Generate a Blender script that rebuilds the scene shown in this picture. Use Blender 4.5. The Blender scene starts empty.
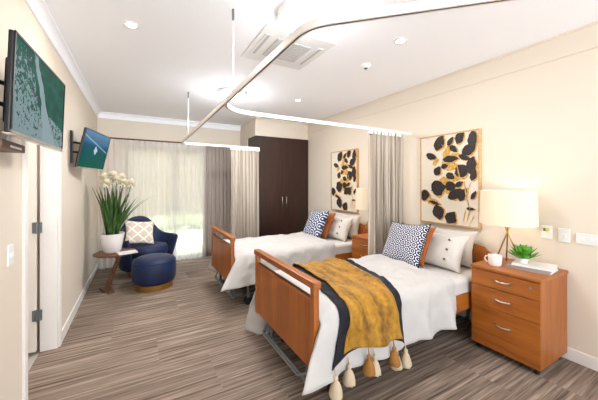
import bpy, bmesh, math, random
from math import sin, cos, pi, radians as R, sqrt, atan2
from mathutils import Vector as V, Matrix as M4, noise
random.seed(7)
sc = bpy.context.scene
col = sc.collection
# ------------------------------------------------------------------ materials
def srgb(r, g, b):
    f = lambda c: ((c/255)/12.92 if c/255 <= .04045 else ((c/255+.055)/1.055)**2.4)
    return (f(r), f(g), f(b), 1)
def mat(name, c, rough=.5, metal=0, spec=.5, sheen=0, coat=0, bump=None, emis=None, var=None):
    m = bpy.data.materials.new(name); m.use_nodes = True
    nt = m.node_tree; p = nt.nodes['Principled BSDF']
    p.inputs['Base Color'].default_value = srgb(*c)
    p.inputs['Roughness'].default_value = rough; p.inputs['Metallic'].default_value = metal
    p.inputs['Specular IOR Level'].default_value = spec
    if sheen: p.inputs['Sheen Weight'].default_value = sheen; p.inputs['Sheen Roughness'].default_value = .4
    if coat: p.inputs['Coat Weight'].default_value = coat; p.inputs['Coat Roughness'].default_value = .25
    if emis: p.inputs['Emission Color'].default_value = srgb(*emis[0]); p.inputs['Emission Strength'].default_value = emis[1]
    N = nt.nodes; L = nt.links
    tc = N.new('ShaderNodeTexCoord')
    if var:      # (second colour, scale xyz, contrast lo, hi, detail)
        c2, s, lo, hi = var[:4]
        mp = N.new('ShaderNodeMapping'); mp.inputs['Scale'].default_value = s
        L.new(tc.outputs['Object'], mp.inputs[0])
        nz = N.new('ShaderNodeTexNoise'); nz.inputs['Scale'].default_value = 1; nz.inputs['Detail'].default_value = 5
        L.new(mp.outputs[0], nz.inputs[0])
        rp = N.new('ShaderNodeValToRGB'); rp.color_ramp.elements[0].position = lo; rp.color_ramp.elements[1].position = hi
        rp.color_ramp.elements[0].color = srgb(*c); rp.color_ramp.elements[1].color = srgb(*c2)
        L.new(nz.outputs[0], rp.inputs[0]); L.new(rp.outputs[0], p.inputs['Base Color'])
    if bump:     # (scale, strength, distance)
        nb = N.new('ShaderNodeTexNoise'); nb.inputs['Scale'].default_value = bump[0]; nb.inputs['Detail'].default_value = 3
        L.new(tc.outputs['Object'], nb.inputs[0])
        b = N.new('ShaderNodeBump'); b.inputs['Strength'].default_value = bump[1]; b.inputs['Distance'].default_value = bump[2]
        L.new(nb.outputs[0], b.inputs['Height']); L.new(b.outputs[0], p.inputs['Normal'])
    return m
class G:  # tiny node-graph helper
    def __init__(s, m): s.m = m; s.nt = m.node_tree; s.N = s.nt.nodes; s.L = s.nt.links; s.p = s.N.get('Principled BSDF')
    def lk(s, a, b):
        if hasattr(a, 'outputs'): a = a.outputs[0]
        if isinstance(a, (int, float)): b.default_value = a
        else: s.L.new(a, b)
    def math(s, op, a, b=0.0, c=0.0):
        n = s.N.new('ShaderNodeMath'); n.operation = op
        s.lk(a, n.inputs[0]); s.lk(b, n.inputs[1]); s.lk(c, n.inputs[2]); return n.outputs[0]
    def noise(s, vec, scale, detail=3, dist=0):
        n = s.N.new('ShaderNodeTexNoise'); n.inputs['Scale'].default_value = scale; n.inputs['Detail'].default_value = detail
        n.inputs['Distortion'].default_value = dist; s.L.new(vec, n.inputs[0]); return n.outputs[0]
    def map(s, vec, sc_=(1,1,1), loc=(0,0,0)):
        n = s.N.new('ShaderNodeMapping'); n.inputs['Scale'].default_value = sc_; n.inputs['Location'].default_value = loc
        s.L.new(vec, n.inputs[0]); return n.outputs[0]
    def ramp(s, f, stops):
        n = s.N.new('ShaderNodeValToRGB'); e = n.color_ramp.elements
        while len(e) < len(stops): e.new(.5)
        for k, (p, c) in enumerate(stops): e[k].position = p; e[k].color = srgb(*c)
        s.lk(f, n.inputs[0]); return n.outputs[0]
    def mix(s, f, a, b):
        n = s.N.new('ShaderNodeMix'); n.data_type = 'RGBA'
        s.lk(f, n.inputs[0])
        for v, i in ((a, 6), (b, 7)):
            if isinstance(v, tuple): n.inputs[i].default_value = srgb(*v)
            else: s.L.new(v, n.inputs[i])
        return n.outputs[2]
    def sep(s, vec):
        n = s.N.new('ShaderNodeSeparateXYZ'); s.L.new(vec, n.inputs[0]); return n.outputs
    def tc(s, k='Object'):
        return s.N.new('ShaderNodeTexCoord').outputs[k]

W = {}
W['wall'] = mat('wall_paint', (221,210,194), .75, spec=.3, bump=(180,.03,.002))
W['ceil'] = mat('ceiling_paint', (249,250,254), .85, spec=.2)
W['trim'] = mat('trim_paint', (232,228,222), .45)
W['door'] = mat('door_paint', (228,222,212), .45)
W['white'] = mat('white_plastic', (230,230,228), .35)
W['rail'] = mat('white_aluminium', (232,226,218), .35, metal=.25)
W['railc'] = mat('track_channel', (120,108,98), .6)
W['black'] = mat('black_plastic', (8,8,8), .35)
W['silver'] = mat('silver_metal', (200,196,190), .28, metal=1)
W['grey'] = mat('grey_steel', (120,122,124), .45, metal=.6)
W['brass'] = mat('brushed_brass', (200,160,90), .28, metal=1)
W['duvet'] = mat('white_cotton', (186,182,178), .85, spec=.2, sheen=.2, bump=(9,.25,.02))
W['sheet'] = mat('white_sheet', (202,197,193), .85, spec=.2)
W['pillow'] = mat('pillow_cotton', (202,196,189), .85, spec=.2, bump=(7,.3,.02))
W['wood'] = mat('cherry_laminate', (176,104,56), .38, spec=.5, var=((138,76,38), (3,3,3), .3, .7))
W['tablewood'] = mat('walnut_wood', (112,72,46), .45, var=((84,50,30), (30,4,4), .3, .7))
W['ochre'] = mat('rust_ochre_fabric', (156,82,24), .8, sheen=.2)
W['navythrow'] = mat('navy_wool', (9,11,22), .9, sheen=.03, bump=(140,.3,.003))
W['tassel'] = mat('cream_yarn', (196,178,150), .9, bump=(160,.5,.004))
W['tasselm'] = mat('mustard_yarn', (150,102,44), .9, bump=(160,.5,.004))
W['navy'] = mat('navy_velvet', (10,34,80), .6, sheen=.1, var=((6,20,50), (6,6,6), .35, .65))
W['pot'] = mat('white_ceramic', (238,234,230), .3)
W['leaf'] = mat('dark_green_leaf', (34,66,26), .45, var=((72,108,42), (20,20,6), .35, .7))
W['succ'] = mat('bright_green_leaf', (96,170,40), .4, var=((60,130,30), (30,30,30), .35, .65))
W['flower'] = mat('cream_petals', (246,240,222), .7)
W['soil'] = mat('soil', (60,45,35), .9)
W['paper'] = mat('book_paper', (236,230,220), .8)
W['bookw'] = mat('white_book_cover', (225,222,220), .45)
W['bookg'] = mat('grey_book_cover', (150,140,135), .5)
W['yellow'] = mat('yellow_mark', (230,200,60), .5)
W['gmark'] = mat('green_mark', (70,140,80), .5)
W['artframe'] = mat('pale_oak', (206,170,124), .5, var=((190,150,104), (4,4,30), .3, .7))
W['canvas'] = mat('canvas', (226,217,202), .8)
W['ink'] = mat('black_ink_paint', (38,32,34), .6, var=((70,60,58), (60,60,60), .45, .75))
W['gold'] = mat('gold_paint', (196,146,62), .5, var=((222,180,100), (40,40,40), .4, .6))
W['lens'] = mat('lens_dark', (90,90,95), .3)
W['velblack'] = mat('rubber', (25,24,24), .7)
W['grille'] = mat('grille_grey', (186,184,182), .5)
W['underpanel'] = mat('brown_plastic', (110,80,66), .5)

# wood grain along z for cherry, dark wardrobe wood
def wood(name, c1, c2, c3, axis='z', rough=.4, coat=0):
    m = mat(name, c1, rough, coat=coat); g = G(m)
    s = {'z': (14,14,1.1), 'x': (1.1,14,14), 'y': (14,1.1,14)}[axis]
    v = g.map(g.tc(), s)
    n1 = g.noise(v, 1.0, 6, .6)
    v2 = g.map(g.tc(), tuple(a*7 for a in s))
    n2 = g.noise(v2, 1.0, 2)
    f = g.math('ADD', g.math('MULTIPLY', n1, .75), g.math('MULTIPLY', n2, .25))
    g.L.new(g.ramp(f, [(.3, c3), (.5, c1), (.7, c2)]), g.p.inputs['Base Color'])
    return m
W['wood'] = wood('cherry_vertical', (154,86,28), (172,101,38), (122,63,17), 'z')
W['woody'] = wood('cherry_long_y', (156,88,29), (175,104,40), (124,65,18), 'y')
W['woodx'] = wood('cherry_long_x', (156,88,29), (175,104,40), (124,65,18), 'x')
W['dark'] = wood('dark_wenge', (50,26,16), (62,34,21), (38,19,11), 'z', .38)

# carpet: woven planks with stripes running across the room
m = mat('striped_carpet', (150,128,110), .95, spec=.1); g = G(m)
v = g.tc(); x, y, z = g.sep(v)
row = g.math('FLOOR', g.math('DIVIDE', y, .5))
wn = g.N.new('ShaderNodeTexWhiteNoise'); wn.noise_dimensions = '2D'
cb = g.N.new('ShaderNodeCombineXYZ'); g.L.new(row, cb.inputs[0]); 
colx = g.math('FLOOR', g.math('ADD', g.math('DIVIDE', x, 1.0), g.math('MULTIPLY', row, .37)))
g.L.new(colx, cb.inputs[1]); g.L.new(cb.outputs[0], wn.inputs[0])
off = g.math('MULTIPLY', wn.outputs[0], 37.0)
cb2 = g.N.new('ShaderNodeCombineXYZ')
g.L.new(g.math('ADD', g.math('MULTIPLY', x, 1.1), off), cb2.inputs[0]); g.L.new(g.math('ADD', g.math('MULTIPLY', y, 42), off), cb2.inputs[1])
n1 = g.noise(cb2.outputs[0], 1.0, 3)
cb3 = g.N.new('ShaderNodeCombineXYZ')
g.L.new(g.math('MULTIPLY', x, 5), cb3.inputs[0]); g.L.new(g.math('MULTIPLY', y, 130), cb3.inputs[1])
n2 = g.noise(cb3.outputs[0], 1.0, 2)
f = g.math('ADD', g.math('MULTIPLY', n1, .75), g.math('MULTIPLY', n2, .3))
c = g.ramp(f, [(.34, (76,64,55)), (.47, (116,101,89)), (.57, (138,122,109)), (.72, (176,158,143))])
g.L.new(c, g.p.inputs['Base Color'])
b = g.N.new('ShaderNodeBump'); b.inputs['Strength'].default_value = .4; b.inputs['Distance'].default_value = .004
g.L.new(f, b.inputs['Height']); g.L.new(b.outputs[0], g.p.inputs['Normal'])
W['carpet'] = m

# mustard velvet
m = mat('mustard_velvet', (196,146,34), .75, sheen=.1); g = G(m)
n1 = g.noise(g.map(g.tc(), (16,3,3)), 1, 4, .5); n2 = g.noise(g.tc(), 32, 3)
f = g.math('ADD', g.math('MULTIPLY', n1, .65), g.math('MULTIPLY', n2, .35))
g.L.new(g.ramp(f, [(.36, (100,66,4)), (.5, (152,106,10)), (.66, (180,134,30))]), g.p.inputs['Base Color'])
b = g.N.new('ShaderNodeBump'); b.inputs['Strength'].default_value = .5; b.inputs['Distance'].default_value = .01
g.L.new(f, b.inputs['Height']); g.L.new(b.outputs[0], g.p.inputs['Normal'])
W['mustard'] = m

# geometric cushion
def geo(name, dark, light, n):
    m = mat(name, dark, .8, sheen=.2); g = G(m)
    x, y, z = g.sep(g.tc('UV'))
    def cell(ox, oy):
        fx = g.math('SUBTRACT', g.math('FRACT', g.math('ADD', g.math('MULTIPLY', x, n), ox)), .5)
        fy = g.math('SUBTRACT', g.math('FRACT', g.math('ADD', g.math('MULTIPLY', y, n), oy)), .5)
        return g.math('SQRT', g.math('ADD', g.math('MULTIPLY', fx, fx), g.math('MULTIPLY', fy, fy)))
    d1 = cell(0, 0); d2 = cell(.5, .5)
    ring = g.math('LESS_THAN', g.math('ABSOLUTE', g.math('SUBTRACT', d1, .36)), .052)
    dot = g.math('LESS_THAN', d1, .10); dot2 = g.math('LESS_THAN', d2, .13)
    f = g.math('MAXIMUM', g.math('MAXIMUM', ring, dot), dot2)
    g.L.new(g.mix(f, dark, light), g.p.inputs['Base Color']); return m
W['geonavy'] = geo('navy_lattice_fabric', (28,34,66), (228,228,234), 7.5)
W['geoblue'] = geo('slate_lattice_fabric', (42,52,84), (214,220,230), 3.7)
# beige diamond cushion
m = mat('beige_pattern_fabric', (214,196,172), .85); g = G(m)
x, y, z = g.sep(g.tc('UV'))
a1 = g.math('ABSOLUTE', g.math('SUBTRACT', g.math('FRACT', g.math('MULTIPLY', g.math('ADD', x, y), 2.5)), .5))
a2 = g.math('ABSOLUTE', g.math('SUBTRACT', g.math('FRACT', g.math('MULTIPLY', g.math('SUBTRACT', x, y), 2.5)), .5))
f = g.math('MAXIMUM', g.math('GREATER_THAN', a1, .4), g.math('GREATER_THAN', a2, .4))
g.L.new(g.mix(f, (218,200,178), (244,238,228)), g.p.inputs['Base Color']); W['beige'] = m

# curtain fabrics (thin, a little light passes)
def fabric(name, c, trans=.3, alpha=0.0, stripe=None):
    m = bpy.data.materials.new(name); m.use_nodes = True; g = G(m); g.N.remove(g.p)
    out = g.N['Material Output']
    d = g.N.new('ShaderNodeBsdfDiffuse'); t = g.N.new('ShaderNodeBsdfTranslucent'); mx = g.N.new('ShaderNodeMixShader')
    d.inputs[0].default_value = srgb(*c); t.inputs[0].default_value = srgb(*c); mx.inputs[0].default_value = trans
    if stripe:
        u = g.sep(g.tc('UV'))[0]
        f = g.math('GREATER_THAN', g.math('FRACT', g.math('MULTIPLY', u, stripe[1])), stripe[2])
        cc = g.mix(f, c, stripe[0]); g.L.new(cc, d.inputs[0]); g.L.new(cc, t.inputs[0])
    g.L.new(d.outputs[0], mx.inputs[1]); g.L.new(t.outputs[0], mx.inputs[2])
    last = mx
    if alpha:
        tr = g.N.new('ShaderNodeBsdfTransparent'); m2 = g.N.new('ShaderNodeMixShader'); m2.inputs[0].default_value = alpha
        g.L.new(mx.outputs[0], m2.inputs[1]); g.L.new(tr.outputs[0], m2.inputs[2]); last = m2
    g.L.new(last.outputs[0], out.inputs['Surface']); return m
W['cream'] = fabric('cream_curtain_cloth', (200,188,173), .15, stripe=((170,157,143), 34, .5))
W['taupe'] = fabric('taupe_curtain_cloth', (200,187,177), .3)
W['sheer'] = fabric('sheer_voile', (250,248,246), .5, .52)
W['blind'] = fabric('sunscreen_blind', (224,216,204), .6, .06)
m = bpy.data.materials.new('window_glass'); m.use_nodes = True; g = G(m); g.N.remove(g.p)
tr = g.N.new('ShaderNodeBsdfTransparent'); gl = g.N.new('ShaderNodeBsdfGlossy'); gl.inputs['Roughness'].default_value = .02
mx = g.N.new('ShaderNodeMixShader'); mx.inputs[0].default_value = .06
g.L.new(tr.outputs[0], mx.inputs[1]); g.L.new(gl.outputs[0], mx.inputs[2]); g.L.new(mx.outputs[0], g.N['Material Output'].inputs['Surface'])
W['glass'] = m
def emit(name, c, s):
    m = bpy.data.materials.new(name); m.use_nodes = True; g = G(m); g.N.remove(g.p)
    e = g.N.new('ShaderNodeEmission'); e.inputs[0].default_value = srgb(*c); e.inputs[1].default_value = s
    g.L.new(e.outputs[0], g.N['Material Output'].inputs['Surface']); return m
W['diffuser'] = emit('lamp_diffuser', (255,246,232), 4)
W['spot'] = emit('downlight_glow', (255,248,238), 6)
W['lampshade'] = mat('lamp_shade_linen', (216,202,178), .8, emis=((255,228,190), .1))
W['grass'] = mat('lawn_grass', (180,182,140), .9, var=((196,196,162), (8,8,8), .3, .7))
W['hedge'] = mat('hedge_leaves', (180,182,150), .8, var=((225,222,200), (5,5,5), .35, .65))
# TV pictures (UV)
def screen(name, build, s=1.0):
    m = mat(name, (2,4,4), .35, spec=.02); g = G(m)
    cc = build(g); g.L.new(cc, g.p.inputs['Emission Color']); g.p.inputs['Emission Strength'].default_value = s
    return m
def surf(g):
    uv = g.tc('UV'); x, y, z = g.sep(uv)
    n = g.noise(uv, 7, 6, .4); nn = g.noise(g.map(uv, (30,18,1)), 1, 5, .8)
    teal = g.ramp(n, [(.3, (0,50,42)), (.55, (2,76,62)), (.8, (16,100,82))])
    # wave line: centre u as function of v
    cx = g.math('ADD', .66, g.math('MULTIPLY', y, -.34))
    wob = g.math('MULTIPLY', g.math('SUBTRACT', g.noise(uv, 5, 4), .5), .12)
    d = g.math('ABSOLUTE', g.math('SUBTRACT', g.math('ADD', x, wob), cx))
    wid = g.math('ADD', .035, g.math('MULTIPLY', g.math('POWER', g.math('SUBTRACT', 1.0, y), 3.0), .12))
    line = g.math('LESS_THAN', d, wid)
    lo = g.math('SUBTRACT', g.math('SUBTRACT', .72, y), g.math('MULTIPLY', x, .35))
    foamL = g.math('MULTIPLY', g.math('GREATER_THAN', g.math('ADD', nn, g.math('MULTIPLY', lo, .25)), .53), g.math('LESS_THAN', x, g.math('SUBTRACT', cx, .10)))
    lo2 = g.math('LESS_THAN', y, g.math('ADD', .38, g.math('MULTIPLY', g.math('SUBTRACT', x, .6), -.3)))
    foamR = g.math('MULTIPLY', g.math('GREATER_THAN', nn, .47), g.math('MULTIPLY', lo2, g.math('GREATER_THAN', x, g.math('ADD', cx, .02))))
    f = g.math('MAXIMUM', g.math('MAXIMUM', g.math('MULTIPLY', line, .9), g.math('MULTIPLY', foamL, .75)), g.math('MULTIPLY', foamR, .85))
    return g.mix(f, teal, (132,150,156))
def sea(g):
    uv = g.tc('UV'); x, y, z = g.sep(uv)
    n = g.noise(g.map(uv, (5,16,1)), 1, 4)
    base = g.ramp(g.math('ADD', y, g.math('MULTIPLY', g.math('SUBTRACT', n, .5), .12)), [(.0, (0,78,66)), (.45, (0,76,78)), (.62, (10,70,98)), (.74, (50,108,150)), (.8, (76,104,122)), (1.0, (86,130,172))])
    dx = g.math('SUBTRACT', x, .5); dy = g.math('SUBTRACT', y, .5)
    sp = g.math('LESS_THAN', g.math('ADD', g.math('ABSOLUTE', g.math('MULTIPLY', dx, 5.0)), g.math('ADD', g.math('ABSOLUTE', g.math('MULTIPLY', dy, 2.6)), g.math('MULTIPLY', n, .5))), .62)
    arc = g.math('LESS_THAN', g.math('ABSOLUTE', g.math('SUBTRACT', g.math('ADD', y, g.math('MULTIPLY', x, .35)), .86)), .018)
    f = g.math('MULTIPLY', g.math('MAXIMUM', sp, g.math('MULTIPLY', arc, .6)), .8)
    return g.mix(f, base, (190,214,220))
W['tv1'] = screen('surf_picture', surf, .7)
W['tv2'] = screen('sea_picture', sea, .7)

# ------------------------------------------------------------------ mesh helpers
def link(name, me, m, parent=None, smooth=False, loc=None, rot=None):
    o = bpy.data.objects.new(name, me); col.objects.link(o)
    for k in (m if isinstance(m, (list, tuple)) else [m]): me.materials.append(W[k])
    if smooth:
        for p in me.polygons: p.use_smooth = True
    if parent: o.parent = parent
    if loc is not None: o.location = loc
    if rot is not None: o.rotation_euler = rot
    return o
def ob(name, bm, m, parent=None, smooth=False, loc=None, rot=None, bev=0, angle=None):
    me = bpy.data.meshes.new(name); bm.normal_update(); bm.to_mesh(me); bm.free()
    o = link(name, me, m, parent, smooth, loc, rot)
    if bev:
        b = o.modifiers.new('bevel', 'BEVEL'); b.width = bev; b.segments = 2; b.limit_method = 'ANGLE'; b.angle_limit = R(40)
    if angle and smooth: me.set_sharp_from_angle(angle=R(angle))
    return o
def box(bm, x0, x1, y0, y1, z0, z1, mi=0, mtx=None):
    vs = [bm.verts.new(V((x, y, z))) for x in (x0, x1) for y in (y0, y1) for z in (z0, z1)]
    if mtx: 
        for v_ in vs: v_.co = mtx @ v_.co
    for f in ((0,1,3,2), (4,6,7,5), (0,4,5,1), (2,3,7,6), (0,2,6,4), (1,5,7,3)):
        bm.faces.new([vs[i] for i in f]).material_index = mi
    return vs
def bx(*a, **k):
    bm = bmesh.new(); box(bm, *a, **k); return bm
def tube(bm, pts, r, n=10, caps=True, mi=0):
    pts = [V(p) for p in pts]; rs = r if isinstance(r, (list, tuple)) else [r]*len(pts)
    rings = []; up = None
    for i, p in enumerate(pts):
        d = (pts[min(i+1, len(pts)-1)] - pts[max(i-1, 0)]).normalized()
        if up is None:
            up = V((0,0,1)) if abs(d.z) < .9 else V((1,0,0))
        a = d.cross(up).normalized(); b = a.cross(d).normalized(); up = b
        rings.append([bm.verts.new(p + (a*cos(2*pi*k/n) + b*sin(2*pi*k/n))*rs[i]) for k in range(n)])
    for i in range(len(rings)-1):
        for k in range(n):
            f = bm.faces.new((rings[i][k], rings[i][(k+1) % n], rings[i+1][(k+1) % n], rings[i+1][k])); f.material_index = mi
    if caps:
        bm.faces.new(rings[0][::-1]).material_index = mi; bm.faces.new(rings[-1]).material_index = mi
    return bm
def lathe(bm, prof, n=32, c=(0,0), mi=0, closed=False):
    rings = []
    for r, z in prof:
        if r < 1e-6: rings.append([bm.verts.new((c[0], c[1], z))])
        else: rings.append([bm.verts.new((c[0]+r*cos(2*pi*k/n), c[1]+r*sin(2*pi*k/n), z)) for k in range(n)])
    idx = list(range(len(rings)-1))
    for i in idx:
        a, b = rings[i], rings[i+1]
        for k in range(n):
            if len(a) == 1 and len(b) == 1: continue
            if len(a) == 1: f = bm.faces.new((a[0], b[(k+1) % n], b[k]))
            elif len(b) == 1: f = bm.faces.new((a[k], a[(k+1) % n], b[0]))
            else: f = bm.faces.new((a[k], a[(k+1) % n], b[(k+1) % n], b[k]))
            f.material_index = mi
    return bm
def grid(name, fn, nu, nv, m, parent=None, thick=0, offset=1, uv=True, loc=None, rot=None, mod=True):
    me = bpy.data.meshes.new(name)
    vs = [tuple(fn(i/nu, j/nv)) for j in range(nv+1) for i in range(nu+1)]
    fs = [(j*(nu+1)+i, j*(nu+1)+i+1, (j+1)*(nu+1)+i+1, (j+1)*(nu+1)+i) for j in range(nv) for i in range(nu)]
    me.from_pydata(vs, [], fs)
    if uv:
        l = me.uv_layers.new()
        for p in me.polygons:
            for li in p.loop_indices:
                vi = me.loops[li].vertex_index; l.data[li].uv = ((vi % (nu+1))/nu, (vi//(nu+1))/nv)
    o = link(name, me, m, parent, True, loc, rot)
    if thick:
        s = o.modifiers.new('thickness', 'SOLIDIFY'); s.thickness = thick; s.offset = offset
    return o
def empty(name, loc, label, cat, group=None, rz=0):
    o = bpy.data.objects.new(name, None); col.objects.link(o); o.location = loc; o.rotation_euler = (0, 0, rz)
    o.empty_display_size = .1
    return tag(o, label, cat, group)
def tag(o, label, cat, group=None):
    o['label'] = label; o['category'] = cat
    if group: o['group'] = group
    return o
def struct(name, bm, m, **k):
    o = ob(name, bm, m, **k); o['kind'] = 'structure'; return o
def kids(o): return [c for c in bpy.data.objects if c.parent == o]
def copy_tree(o, parent=None):
    c = o.copy(); col.objects.link(c)
    if parent: c.parent = parent
    for ch in kids(o): copy_tree(ch, c)
    return c
def place(o, loc, label, rz=None, group=None):
    o.location = loc; o['label'] = label
    if rz is not None: o.rotation_euler.z = rz
    if group: o['group'] = group
    return o

XL, XR, YB, YF, ZC = -.62, 3.10, 6.0, -3.8, 2.70
T = .12
# ------------------------------------------------------------------ room shell
bm = bx(XL, XR, YF, YB, -.1, 0); box(bm, XL-T, XL, 2.40, 3.25, -.1, 0)
struct('floor', bm, 'carpet')
struct('ceiling', bx(XL-T, XR+T, YF-T, YB+T, ZC, ZC+.1), 'ceil')
bm = bmesh.new(); DY0, DY1, DZ = 2.40, 3.25, 2.06
box(bm, XL-T, XL, YF-T, DY0, 0, ZC); box(bm, XL-T, XL, DY1, YB+T, 0, ZC); box(bm, XL-T, XL, DY0, DY1, DZ, ZC)
struct('wall_left', bm, 'wall')
struct('wall_right', bx(XR, XR+T, YF-T, YB+T, 0, ZC), 'wall')
WX0, WX1, WZ = -.20, 1.48, 2.14
bm = bmesh.new()
box(bm, XL, WX0, YB, YB+T, 0, ZC); box(bm, WX1, XR, YB, YB+T, 0, ZC); box(bm, WX0, WX1, YB, YB+T, WZ, ZC)
struct('wall_far', bm, 'wall')
bm = bmesh.new(); box(bm, 1.93, XR, 5.10, YB, 2.375, ZC); box(bm, 1.93, XR, 5.56, YB, 0, 2.375)
struct('wall_wardrobe_recess', bm, 'wall')
def cornice(name, p0, p1, nrm, drop=.15, out=.05, m='wall'):
    p0, p1, n = V(p0), V(p1), V(nrm); bm = bmesh.new()
    prof = [(0, -drop), (.012, -drop), (.014, -drop+.014)] + [(.014+(out-.014)*(1-cos(a*pi/12)), -drop+.014+(drop-.03)*sin(a*pi/12)) for a in range(1, 7)] + [(out+.012, -.014), (out+.012, 0), (0, 0)]
    ra = [bm.verts.new(p0 + n*a + V((0,0,ZC+b))) for a, b in prof]; rb = [bm.verts.new(p1 + n*a + V((0,0,ZC+b))) for a, b in prof]
    k = len(prof)
    for i in range(k): bm.faces.new((ra[i], ra[(i+1) % k], rb[(i+1) % k], rb[i]))
    bm.faces.new(ra); bm.faces.new(rb[::-1]); bmesh.ops.recalc_face_normals(bm, faces=bm.faces)
    return struct(name, bm, m)
cornice('trim_1', (XL,YF,0), (XL,YB,0), (1,0,0), .10, .05, 'ceil')
cornice('trim_2', (XR,YF,0), (XR,5.1,0), (-1,0,0), .19, .03)
cornice('trim_3', (XL,YB,0), (1.93,YB,0), (0,-1,0), .10, .05, 'ceil')
cornice('trim_4', (1.93,5.1,0), (XR,5.1,0), (0,-1,0), .12)
def base(name, *a): return struct(name, bx(*a), 'trim', bev=.004)
base('baseboard_left', XL, XL+.014, DY1+.07, YB, 0, .1)
base('baseboard_left_near', XL, XL+.014, YF, DY0-.07, 0, .1)
base('baseboard_right', XR-.014, XR, YF, 5.07, 0, .1)
base('baseboard_far', XL, WX0-.02, YB-.014, YB, 0, .1)
# left doorway: architrave + leaf swung into the next room
bm = bmesh.new()
for y0, y1 in ((DY0-.055, DY0), (DY1, DY1+.065)): box(bm, XL, XL+.016, y0, y1, 0, DZ+.06)
box(bm, XL, XL+.016, DY0-.055, DY1+.065, DZ, DZ+.06)
box(bm, XL-T, XL, DY0, DY0+.02, 0, DZ); box(bm, XL-T, XL, DY1-.02, DY1, 0, DZ); box(bm, XL-T, XL, DY0, DY1, DZ-.02, DZ)
struct('trim_5', bm, 'trim', bev=.003)
d = ob('door_1', bx(-1.52, XL-T-.012, DY1-.075, DY1-.035, .035, DZ-.04), 'door', bev=.003); d['kind'] = 'structure'
for z in (.34, 1.08, 1.85):
    bm = bmesh.new(); box(bm, XL-T-.035, XL-T+.03, DY1-.082, DY1-.076, z-.045, z+.045); tube(bm, [(XL-T-.004, DY1-.086, z-.05), (XL-T-.004, DY1-.086, z+.05)], .008, 8)
    ob('hinge', bm, 'grey', d)
bm = bmesh.new(); box(bm, XL-T-1.5, XL-T, 1.2, 4.2, -.1, 0)
struct('floor_ensuite', bm, 'grey')
W['tile'] = mat('pale_vinyl', (165,160,156), .4); bpy.data.objects['floor_ensuite'].data.materials[0] = W['tile']
bm = bmesh.new(); box(bm, XL-T-1.6, XL-T-1.5, 1.1, 4.3, 0, ZC); box(bm, XL-T-1.5, XL-T, 1.1, 1.2, 0, ZC); box(bm, XL-T-1.5, XL-T, 4.2, 4.3, 0, ZC)
struct('wall_ensuite', bm, 'wall')
struct('ceiling_ensuite', bx(XL-T-1.6, XL-T, 1.1, 4.3, ZC, ZC+.1), 'ceil')
# sliding glass door with frame
w = ob('window_1', bx(WX0, WX1, YB+.03, YB+.035, .05, WZ-.04), 'glass'); w['kind'] = 'structure'
bm = bmesh.new(); xm = .62
for a, b, y0, y1 in ((WX0, WX0+.05, 0, .1), (WX1-.05, WX1, 0, .1), (xm-.035, xm+.035, .01, .07)): box(bm, a, b, YB+y0, YB+y1, 0, WZ)
box(bm, WX0, WX1, YB, YB+.1, 0, .05); box(bm, WX0, WX1, YB, YB+.1, WZ-.05, WZ)
ob('window_frame', bm, 'silver', w)
bm = bmesh.new(); box(bm, xm-.055, xm-.03, YB-.035, YB+.005, .95, 1.15); ob('door_handle', bm, 'silver', w, bev=.003)
bl = ob('roller_blind', bx(WX0+.005, WX1-.005, YB-.028, YB-.026, .87, 2.17), 'blind')
tag(bl, 'pale translucent roller blind lowered halfway down the glass door', 'blind')
ob('bottom_bar', bx(WX0+.005, WX1-.005, YB-.034, YB-.02, .85, .875), 'white', bl)
bm = bmesh.new(); tube(bm, [(WX0, YB-.03, 2.17), (WX1, YB-.03, 2.17)], .025); ob('roller_tube', bm, 'white', bl, True)

# outside
struct('ground_outside', bx(-14, 16, YB+T, 26, -.25, -.08), 'grass')
def leafwall(u, v):
    p = V((-9 + 20*u, 10.5, -.1 + 3.0*v))
    nz = noise.fractal(p*1.3, .8, 2.2, 4)
    return (p.x, p.y - .7*sin(pi*min(1, v*1.02))**.5 + nz*.35, p.z + nz*.15)
h = grid('hedge', leafwall, 120, 28, 'hedge', thick=.5, offset=-1)
tag(h, 'pale green hedge beyond the lawn seen through the glass door', 'hedge')

# ------------------------------------------------------------------ wardrobe
wd = empty('wardrobe', (2.525, 5.3, 0), 'tall dark brown two-door wardrobe built in beside the window curtains', 'wardrobe')
ob('body', bx(-.575, .565, -.205, .25, .0, 2.37), 'dark', wd)
for s in (-1, 1):
    x0, x1 = (-.575, -.0015) if s < 0 else (.0015, .565)
    dd = ob('door', bx(x0, x1, -.228, -.207, .08, 2.368), 'dark', wd, bev=.002)
    bm = bmesh.new(); hx = s*.045
    tube(bm, [(hx, -.228, 1.0), (hx, -.258, 1.0), (hx, -.258, 1.19), (hx, -.228, 1.19)], .007, 8); ob('handle', bm, 'silver', dd, True)

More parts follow.
